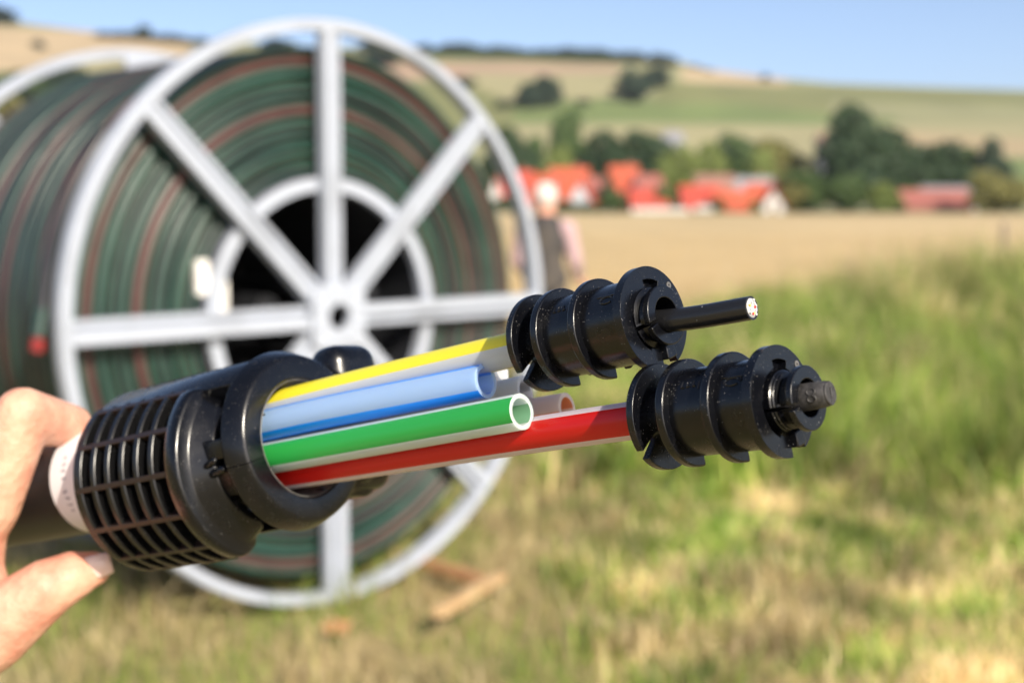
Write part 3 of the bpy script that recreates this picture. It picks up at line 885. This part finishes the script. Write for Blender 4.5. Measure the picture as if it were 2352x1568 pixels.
# faces away (+y) and a little to the left; x is his right
blob('body', [((0, 0, 1.50), (0, .01, 1.58), .055, .055), ((-.005, .01, 1.62), (-.01, .02, 1.68), .092, .095), ((-.02, .10, 1.60), (-.02, .09, 1.60), .03, .03),
              ((-.03, .115, 1.635), (-.03, .10, 1.64), .016, .02), ((-.09, .01, 1.63), (-.09, .02, 1.65), .018, .02), ((.085, .02, 1.63), (.085, .02, 1.65), .018, .02),
              ((0, 0, 1.5), (0, 0, 1.0), .1, .13), ((-.2, 0, 1.41), (-.26, .03, 1.14), .045, .04), ((-.26, .03, 1.14), (-.16, .22, .98), .038, .03), ((-.16, .22, .98), (-.13, .27, .96), .034, .03),
              ((.2, 0, 1.41), (.27, -.03, 1.13), .045, .04), ((.27, -.03, 1.13), (.29, .10, .98), .038, .03), ((.29, .10, .98), (.34, .14, .94), .033, .028), ((.34, .14, .94), (.39, .16, .93), .02, .015),
              ((-.09, 0, .95), (-.11, 0, .5), .07, .05), ((-.11, 0, .5), (-.12, -.02, .1), .05, .04), ((.09, 0, .95), (.12, .02, .5), .07, .05), ((.12, .02, .5), (.14, .0, .1), .05, .04)], SKIN, wk, .014)
blob('shirt', [((-.15, 0, 1.42), (.15, 0, 1.42), .085, .085), ((0, .01, 1.40), (0, 0, 1.02), .155, .155), ((-.07, 0, 1.3), (.07, 0, 1.3), .13, .13), ((-.2, 0, 1.42), (-.265, .03, 1.14), .078, .062), ((-.265, .03, 1.14), (-.2, .16, 1.03), .058, .048),
               ((.2, 0, 1.42), (.275, -.03, 1.13), .078, .062), ((.275, -.03, 1.13), (.285, .06, 1.01), .056, .046), ((0, 0, 1.46), (0, 0, 1.52), .07, .062)], SHIRT, wk, .015)
blob('vest', [((-.09, -.015, 1.42), (.09, -.015, 1.42), .092, .092), ((0, -.01, 1.40), (0, -.01, .96), .166, .172), ((-.075, -.01, 1.3), (.075, -.01, 1.3), .14, .14), ((-.07, -.01, 1.0), (.07, -.01, 1.0), .14, .14)], VEST, wk, .015)
blob('trousers', [((-.06, 0, .98), (.06, 0, .98), .14, .14), ((-.09, 0, .93), (-.115, 0, .5), .105, .085), ((-.115, 0, .5), (-.125, -.02, .1), .082, .075), ((.09, 0, .93), (.125, .02, .5), .105, .085), ((.125, .02, .5), (.145, 0, .1), .082, .075)], TROUS, wk, .016)
blob('cap', [((-.008, .0, 1.695), (-.012, .02, 1.715), .108, .102), ((-.02, .11, 1.69), (-.02, .17, 1.675), .05, .03)], CAPW, wk, .012)
for s in (-1, 1):
    blob('boot', [((s * .13, -.04, .06), (s * .14, .16, .045), .06, .045), ((s * .13, -.03, .07), (s * .13, -.02, .16), .06, .06)], BOOT, wk, .012)

# ------------------------------------------------------------------ held duct with its end fitting
D0 = P(692, 1006, .640)
D1 = P(200, 1106, .7294)
AX = (D0 - D1).normalized()
DF = frame(D0, AX)
duct = empty('duct_pipe', DF.copy(), 'thick black duct held in the hand, its end inside the fitting', 'duct')
loc = lambda u, v=0, n=0: Vector((v, n, u))
back = DF.inverted()
q0 = loc(-.30)
w_end = [Vector((-1.05, 1.7, .5)), Vector((-1.5, 2.6, .04)), Vector((-2.2, 3.6, .03))]
path = [loc(-.016), loc(-.1), loc(-.2)] + bez(loc(-.30), loc(-.62), back @ Vector((-1.0, 1.6, .9)), back @ Vector((-1.45, 2.4, .03)), 20) + [back @ Vector((-2.0, 3.2, .03)), back @ Vector((-2.6, 4.3, .03))]
MB().add(sweep(path, .0262, 40, Vector((1, 0, 0)), inner=.0245)).build('pipe', DUCTB, duct)
MB().add(lathe([(.0267, .0018), (.0262, .0021), (.0238, -.0080), (.0238, -.0160), (.0267, -.0160)], 96, loop=True)).build('cut_rim', CUTRIM, duct)
for p in (63, 118, 200, 290):
    MB().add(box((.0255, 0, -.002), (.0016, .0007, .0075))).build('rim_notch', DARKI, duct, mat4=Matrix.Rotation(R(p), 4, 'Z'))
lab = MB().add(ring(-.149, -.100, .0263, .0266, 20, 165, n=120)).build('label', LABELW, duct)
lr = random.Random(3)
mb = MB()
z = 62
for i in range(9):                                    # blurred printed digits along the label
    if i in (4,): z += 7; continue
    for s in range(3):
        a = z + lr.uniform(0, 3.5)
        mb.add(ring(-.1405 + lr.uniform(0, .002), -.1375 + lr.uniform(0, .0015), .02662, .02668, a, a + 1.4, n=360))
    z += 7.2
mb.build('print', PRINT, lab)

fit = empty('duct_fitting', Matrix.Translation(AX * .003) @ DF, 'large black two-part duct end fitting with gridded grip', 'fitting')
prof = [(.0268, -.0008), (.0276, 0), (.0355, 0), (.0368, -.0004), (.0378, -.0014), (.0408, -.0088), (.0410, -.0100), (.0404, -.0112), (.0300, -.0116), (.0268, -.0116)]
MB().add(lathe(prof, 160, 104.3, 283.7, True)).build('ring_half', BLACK, fit)
MB().add(lathe(prof, 160, -76.0, 103.7, True)).build('ring_half', BLACK, fit)
MB().add(lathe([(.0268, -.011), (.0274, -.011), (.0274, -.060), (.0268, -.060)], 96, loop=True)).build('neck', BLACK, fit)
shell = [(.0310, -.0135), (.0385, -.0135), (.0392, -.0150), (.0392, -.108), (.0375, -.111), (.0310, -.111)]
MB().add(lathe(shell, 160, -75, 46, True)).build('shell', BLACK, fit, bevel=.0006)
MB().add(lathe(shell, 160, 172, 255, True)).build('shell', BLACK, fit, bevel=.0006)
# raised lettering along the top of the shell
mb = MB(); lz = random.Random(8)
z = -.036
while z > -.092:
    ln = lz.uniform(.0012, .003)
    for a in (6 + lz.uniform(-1, 1), 12 + lz.uniform(-2, 2)):
        mb.add(ring(z - ln, z, .0391, .03955, a, a + lz.uniform(1, 3), n=180))
    z -= ln + lz.uniform(.0012, .003)
mb.build('lettering', BLACK, fit)
JAW = {}
def jaw_plate():
    pr = [(.0276, -.008), (.0443, -.008), (.0452, -.0068), (.0452, -.0012), (.0444, .0002), (.0430, .0006), (.0392, .0014), (.0384, .0020), (.0330, .0098), (.0320, .0108), (.0276, .0112)]
    v, f = [], []
    m, k = len(pr), 70
    for i in range(k + 1):
        p = 31 + 143 * i / k
        e = max(0, 1 - (p - 31) / 15, 1 - (174 - p) / 15) ** 2
        for r_, z in pr:
            r2 = r_ - .0062 * e * (r_ - .0276) / .0176
            v.append((r2 * math.cos(R(p)), r2 * math.sin(R(p)), z if z < 0 else z * (1 - .45 * e)))
    for i in range(k):
        for j in range(m):
            q = (j + 1) % m
            f.append((i * m + j, (i + 1) * m + j, (i + 1) * m + q, i * m + q))
    f.append(tuple(range(m))); f.append(tuple(k * m + j for j in reversed(range(m))))
    return MB().add((v, f)).mesh('end_plate', BLACK, 42)
JAW['plate'] = jaw_plate()
JAW['back'] = MB().add(ring(-.0735, -.0702, .0300, .0440, 37, 172, n=110)).mesh('rear_plate', BLACK2)
JAW['shell'] = MB().add(ring(-.072, -.006, .0300, .0362, 36, 172, n=110)).mesh('shell', BLACK2)
JAW['rib'] = MB().add(ring(-.0016, .0016, .0360, .0446, 37, 170, n=130)).mesh('rib', BLACK2)
JAW['bar'] = MB().add(box((.0404, 0, -.0390), (.0084, .0026, .0640))).mesh('bar', BROWNB)
def jaw(m4, label=None):
    j = empty('grip'); j.parent = fit; j.matrix_local = m4
    link('end_plate', JAW['plate'], j, bevel=.0007, seg=3)
    link('rear_plate', JAW['back'], j, bevel=.0008)
    link('shell', JAW['shell'], j)
    for i in range(6):
        link('rib', JAW['rib'], j, bevel=.0007).location = (0, 0, -.0178 - i * .0102)
    for a in (41, 67, 93, 119, 145, 167):
        link('bar', JAW['bar'], j, bevel=.0004).rotation_euler = (0, 0, R(a))
    return j
jaw(Matrix.Translation((-.0055, .0035, -.0325)))
jaw(Matrix.Translation((.001, -.0205, -.010)) @ Matrix.Diagonal((.86, 1, 1, 1)) @ Matrix.Rotation(R(178), 4, 'Z'))
MB().add(box((.0085, -.046, -.014), (.071, .032, .022))).build('end_plate', BLACK, fit, bevel=.009, seg=6)
# latch between grip and ring
lt = MB()
lt.add(ring(-.0330, -.0105, .0272, .0378, 84, 98, n=160))
lt.build('latch', BLACK, fit, bevel=.0009)
MB().add(ring(-.0320, -.0115, .0272, .0368, 103, 126, n=160)).build('latch', BLACK, fit, bevel=.0009)
MB().add(capsule((.0376 * math.cos(R(101)), .0376 * math.sin(R(101)), -.026), (.0376 * math.cos(R(98)), .0376 * math.sin(R(98)), -.020), .0019, .0016)).build('latch_pin', BLACK, fit)
MB().add(capsule((.0370 * math.cos(R(107)), .0370 * math.sin(R(107)), -.024), (.0370 * math.cos(R(105)), .0370 * math.sin(R(105)), -.017), .0022, .0019)).build('latch_pin', BLACK, fit)

# ------------------------------------------------------------------ microducts
def striped_tube(name, pts, m, a0, wdt, label, ro=.007, ri=.0052):
    """milky pipe with two opposite coloured stripes; a0 start angle of a stripe from the top towards the near side"""
    n = 72
    v, f = sweep(pts, ro, n, C_U, inner=ri)
    me = bpy.data.meshes.new(name)
    me.from_pydata(v, [], f)
    for k in m: me.materials.append(k)
    np_ = len(pts)
    for i, pl in enumerate(me.polygons):
        pl.use_smooth = True
        if i < (np_ - 1) * n:
            a = (360.0 * ((i % n) + .5) / n - a0) % 180
            if a < wdt: pl.material_index = 1
        elif i < 2 * (np_ - 1) * n:
            if (360.0 * ((i % n) + .5) / n - a0) % 180 < wdt: pl.material_index = 2
    me.set_sharp_from_angle(angle=R(50))
    o = link(name, me)
    return tag(o, label, 'tube', 'small striped ducts coming out of the fitting')
def tpath(v, n, end, bulge=(0, 0), k=.5):
    """from inside the duct at cross position (v, n) to a world end point"""
    a = DF @ loc(-.055, v * .92, n * .92); b = DF @ loc(0, v, n)
    e = Vector(end)
    t0 = (b - a).normalized(); L = (e - b).length
    c1 = b + t0 * L * .33
    c2 = e - ((e - b).normalized() * .75 + (e - b).normalized() * .25) * L * .33 + C_U * bulge[0] + C_R * bulge[1]
    return [a, a.lerp(b, .5)] + bez(b, c1, c2, e, 22)
UB, UF = P(1240, 789, .554), P(1503, 729, .515)
LB, LF = P(1514, 957, .508), P(1799, 921, .473)
UD, LD = (UF - UB).normalized(), (LF - LB).normalized()
def conn_path(v, n, cb, cd):
    a = DF @ loc(-.055, v * .92, n * .92); b = DF @ loc(0, v, n)
    e = cb + cd * .012
    L = (e - b).length
    return [a, a.lerp(b, .5)] + bez(b, b + (b - a).normalized() * L * .3, e - cd * L * .33, e, 26)
striped_tube('yellow_microduct', conn_path(.0165, .002, UB, UD), T_YEL, -12, 92, 'yellow striped milky tube running into the upper connector')
striped_tube('red_microduct', conn_path(-.0150, .0015, LB, LD), T_RED, 46, 96, 'red striped milky tube running into the lower connector')
striped_tube('blue_microduct', tpath(.0078, .0122, P(1116, 875, .566)), T_BLU, 120, 90, 'blue striped milky tube with an open end')
striped_tube('green_microduct', tpath(-.0070, .0122, P(1198, 945, .540)), T_GRN, 37, 90, 'green striped milky tube with an open end below the blue one')
striped_tube('orange_microduct', tpath(-.0060, -.0125, P(1303, 940, .585)), T_ORA, 96, 84, 'tube with an orange stripe, only its open end showing above the red tube')
striped_tube('white_microduct', tpath(.0005, -.0005, P(1207, 900, .590)), T_GRY, 95, 50, 'plain whitish tube whose open end shows behind the green tube')
striped_tube('white_microduct', tpath(.0085, -.0125, P(1150, 846, .612)), T_WHT, 0, 40, 'whitish tube tucked behind the blue tube end, below the yellow tube')

# ------------------------------------------------------------------ connectors
def strokes(mb, segs, rad, z0, a0, sz, wd=.00028, hgt=.0004):
    """raised line work on a barrel; segs in letter units (x along axis, y round the barrel)"""
    for x0, y0, x1, y1 in segs:
        pts = []
        for i in range(5):
            t = i / 4
            x, y = x0 + (x1 - x0) * t, y0 + (y1 - y0) * t
            a = a0 - y * sz / rad
            pts.append((rad * math.cos(a), rad * math.sin(a), z0 + x * sz))
        mb.add(sweep(pts, wd, 6, Vector((.31, .77, .2))))
LET_C = [(math.cos(R(a)), .5 + .5 * math.sin(R(a)) * 1.0, math.cos(R(a + 30)), .5 + .5 * math.sin(R(a + 30))) for a in range(20, 320, 30)]
def connector(o0, o1, label, clen, slot_at, has_ridges):
    L = (o1 - o0).length
    M4 = frame(o0, o1 - o0)
    r = empty('duct_connector', M4, label, 'connector', 'ribbed connectors on the tube ends')
    rf, rb = .0190, .0154
    n = 140
    # back flange with its slit
    MB().add(ring(0, .0030, .0072, rf, 139, 488 - 0.001, n=n)).build('flange', BLACK, r, bevel=.0008, seg=3)
    MB().add(lathe([(.0072, .002), (.0104, .002), (.0104, .0135), (.0072, .0135)], 72, loop=True)).build('core', BLACK, r)
    MB().add(lathe([(.0072, .0130), (rb - .0006, .0130), (rb, .0136), (rb, L - .0032), (rb - .0004, L - .0030), (.0064, L - .0030), (.0064, .02), (.0072, .02)], 120, loop=True)).build('barrel', BLACK, r)
    for z, p0 in ((.0125, 218), (.0314, 216)):
        MB().add(ring(z, z + .0034, rb - .001, rf, p0, p0 + 332, n=n)).build('flange', BLACK, r, bevel=.0011, seg=4)
    def inner(p):
        p = p % 360
        if p < 17 or p > 340: return .0143
        if 88 < p < 162: return .0127
        if 228 < p < 262: return .0138
        return .0117
    ex = [e + d for e in (377, 340, 448, 522, 588, 622) for d in (-.15, .15)]
    ex = [e for e in ex if 214 < e < 546]
    MB().add(ring(L - .0036, L, inner, rf, 214, 547, n=n, extra=ex)).build('flange', BLACK, r, bevel=.0010, seg=4)
    # collar
    zc = L + clen
    nk = [(.0064, L - .004), (.0112 if not has_ridges else .0116, L - .004)]
    if has_ridges:
        nk = [(.0064, L - .004), (.0104, L - .004), (.0104, L + .0012), (.0099, L + .0016), (.0099, L + .0022), (.0095, L + .0026), (.0095, L + .0032), (.0082, L + .0038)]
    else:
        nk += [(.0112, L - .0003), (.0092, L + .0006)]
    nk += [(.0082, zc - .0022), (.0064, zc - .0022)]
    MB().add(lathe(nk, 100, slot_at + 5, slot_at + 356, True)).build('collar_neck', BLACK, r)
    MB().add(ring(zc - .0024, zc, .0064, .0109, slot_at + 5, slot_at + 355, n=110)).build('collar', BLACK, r, bevel=.0006, seg=3)
    # stop tab under the collar
    MB().add(ring(L - .0005, L + .0028, .0105, .0158, 186, 208, n=160)).build('tab', BLACK, r, bevel=.0009, seg=3)
    mb = MB()
    strokes(mb, LET_C, rb + .00005, L - .0105, R(64), .0030, .0004)
    strokes(mb, [(-2.2, 1.9, 1.0, 1.9)], rb + .00005, L - .0095, R(70), .0026, .0004)
    strokes(mb, [(1.0, 1.9, 1.0, 1.1)], rb + .00005, L - .0095, R(70), .0026, .0004)
    strokes(mb, [(0, 0, 0, 1.4), (0, 0, .7, 0), (1.2, .1, 1.2, 1.1), (1.2, 0, 1.9, .2), (2.5, .1, 2.5, 1.2), (2.5, 0, 3.1, .2), (3.8, -.5, 3.8, 1.0), (-1, .9, -.7, 1.1), (-1.9, .9, -1.7, 1.1)], rb + .00005, .0205, R(58), .0019, .00035)
    mb.build('lettering', BLACK, r)
    mb = MB()
    mb.add(ring(L - .0002, L + .0002, .0004, .0013, n=20), mat4=Matrix.Translation((.0165 * math.cos(R(-42)), .0165 * math.sin(R(-42)), 0)))
    mb.build('date_mark', CUTRIM, r)
    return M4, L
CU, LU = connector(UB, UF, 'upper black ribbed connector with a thin black cable sticking out', .0058, 112, False)
CL, LL = connector(LB, LF, 'lower black ribbed connector closed by a small grey plug', .0100, 106, True)

# cable out of the upper connector
cab = empty('fibre_cable', Matrix.Translation(UF), 'thin black cable with cut white and red core in the upper connector', 'cable')
ce = P(1727, 707, .489)
cs_ = UF + UD * .001 + C_U * -.0016
cpts = [p - UF for p in [UB + UD * .02, UF - UD * .01] + bez(cs_, cs_.lerp(ce, .33) - C_U * .001, cs_.lerp(ce, .66) - C_U * .0004, ce, 12)]
MB().add(sweep(cpts, .0042, 40, C_U, inner=.0034)).build('sheath', SHEATH, cab)
cd = (cpts[-1] - cpts[-2]).normalized()
mb = MB().add(sweep([cpts[-1] - cd * .01, cpts[-1] - cd * .0001, cpts[-1] + cd * .0005], [.0034, .0034, .0027], 28, C_U))
mb.build('core', FIBRE, cab)
cx = (C_U - cd * C_U.dot(cd)).normalized(); cy = cd.cross(cx)
sr = random.Random(4)
for i in range(15):
    a = 2.4 * i; rr = .00075 * math.sqrt(i + .4)
    o = cpts[-1] + cx * math.cos(a) * rr + cy * math.sin(a) * rr
    e = o + cd * sr.uniform(.0005, .0010) + (cx * sr.uniform(-1, 1) + cy * sr.uniform(-1, 1)) * .0003
    MB().add(sweep([o - cd * .002, e], .00050, 8, C_U)).build('strand', [FIBRE, FIBRE, REDSTR, FIBRE, YELSTR, FIBRE, FIBRE][i % 7], cab)

# plug closing the lower connector
pd = (LD + C_U * .06 + C_R * .12).normalized()
PM = frame(LF + LD * .0 , pd)
plug = empty('blanking_plug', PM, 'small dusty grey rubber plug marked 8 in the lower connector', 'plug')
Lp = .0176
MB().add(lathe([(.001, -.012), (.0048, -.012), (.0048, .002), (.0045, Lp - .0045), (.0043, Lp - .0016), (.0039, Lp - .0009), (.001, Lp - .0009)], 64)).build('body', RUBBER, plug)
def half_disc(s, r, z0, z1, gap):
    n = 24
    a0 = math.asin(gap / r)
    pts = [(r * math.cos(a), s * r * math.sin(a)) for a in [a0 + (math.pi - 2 * a0) * i / n for i in range(n + 1)]]
    m = len(pts)
    v = [(x, y, z) for z in (z0, z1) for x, y in pts]
    f = [tuple(reversed(range(m))), tuple(range(m, 2 * m))] + [(i, (i + 1) % m, m + (i + 1) % m, m + i) for i in range(m)]
    if s < 0: f = [tuple(reversed(q)) for q in f]
    return v, f
for s in (-1, 1):
    MB().add(half_disc(s, .0039, Lp - .0014, Lp, .0005)).build('end_half', RUBBER, plug, bevel=.0003)
MB().add(box((0, 0, Lp - .0007), (.0034 * 0 + .0022, .0012, .0014)), mat4=Matrix.Translation((.0029, 0, 0))).add(box((-.0029, 0, Lp - .0007), (.0022, .0012, .0014))).build('slot_end', RUBBER, plug)
mb = MB()
for a in (74, 103):
    pts = []
    for i in range(17):
        t = 2 * math.pi * i / 16
        aa = R(a) + .0013 * math.cos(t) / .0057
        pts.append((.00456 * math.cos(aa), .00456 * math.sin(aa), Lp - .0050 + .0015 * math.sin(t)))
    mb.add(sweep(pts, .00030, 6, Vector((.3, .3, 1)), cap=False))
mb.build('numeral', RUBBER, plug)

# ------------------------------------------------------------------ holding hand
hand = empty('person', Matrix.Translation(P(-60, 1300, .70)), 'bare hand gripping the black duct behind the fitting', 'person')
HO = P(-60, 1300, .70)
H = lambda x, y, d: P(x, y, d) - HO
caps = []
def chain(pts):
    for (a, ra), (b, rb_) in zip(pts, pts[1:]): caps.append((a, b, ra, rb_, 16, 6))
# index finger: up the near side of the duct, over the top and behind it
chain([(H(-135, 1330, .705), .017), (H(-30, 1160, .694), .0162), (H(52, 954, .692), .0140), (H(162, 978, .722), .0112), (H(205, 1050, .757), .0096), (H(205, 1130, .770), .0078)])
# thumb under the duct, tip pointing along it
chain([(H(-220, 1580, .70), .022), (H(-20, 1448, .684), .0195), (H(105, 1352, .684), .0146), (H(165, 1322, .690), .0122), (H(212, 1306, .695), .0090)])
# palm and heel
chain([(H(-250, 1250, .735), .024), (H(-150, 1380, .705), .024), (H(-230, 1560, .70), .026)])
chain([(H(-52, 1190, .696), .0150), (H(-58, 1300, .698), .0138), (H(-40, 1420, .690), .0170)])
chain([(H(-250, 1250, .735), .024), (H(-330, 1400, .75), .026), (H(-330, 1600, .72), .028), (H(-230, 1560, .70), .026)])
# the other fingers further along the duct, curling over it
for i in range(3):
    s = -105 * (i + 1)
    dd = .026 * (i + 1)
    chain([(H(-150 + s * .8, 1330, .71 + dd), .018), (H(-45 + s, 1170, .70 + dd), .0145), (H(48 + s, 965 + 14 * i, .70 + dd), .0122), (H(150 + s, 985 + 14 * i, .732 + dd), .0105), (H(185 + s, 1070, .765 + dd), .0092), (H(170 + s, 1140, .775 + dd), .0075)])
# wrist and forearm
chain([(H(-280, 1480, .72), .030), (H(-520, 1800, .66), .030), (H(-900, 2300, .52), .040)])
b = blob('hand', caps, SKIN, hand, .0016, 9)
# thumb nail
nm = frame(H(224, 1300, .6885), (H(250, 1292, .694) - H(178, 1312, .690)))
v, f = [], []
for i in range(9):
    for j in range(9):
        a = -1 + 2 * i / 8; q = -1 + 2 * j / 8
        k = math.sqrt(max(0, 1 - .25 * q * q)) if q > 0 else 1
        v.append((a * .0055 * k, -.0016 * a * a - .0012 * max(q, 0) ** 2 + .0012, q * .0065))
f = [(i * 9 + j, (i + 1) * 9 + j, (i + 1) * 9 + j + 1, i * 9 + j + 1) for i in range(8) for j in range(8)]
nl = MB().add((v, f)).build('nail', NAIL, hand, mat4=nm)
sd = nl.modifiers.new('thick', 'SOLIDIFY'); sd.thickness = .0008

# ------------------------------------------------------------------ air
HZ = bpy.data.materials.new('haze_air')
HZ.use_nodes = True
hn = HZ.node_tree
hn.nodes.remove(hn.nodes['Principled BSDF'])
pv = hn.nodes.new('ShaderNodeVolumePrincipled')
pv.inputs['Color'].default_value = (.80, .88, 1.0, 1)
pv.inputs['Density'].default_value = 0.00009
pv.inputs['Anisotropy'].default_value = 0.2
hn.links.new(pv.outputs[0], hn.nodes['Material Output'].inputs['Volume'])
hz = MB().add(box((0, 1500, 94), (9000, 7400, 192))).build('haze', HZ, smooth=0)
tag(hz, 'thin summer haze over the fields and hills', kind='stuff')
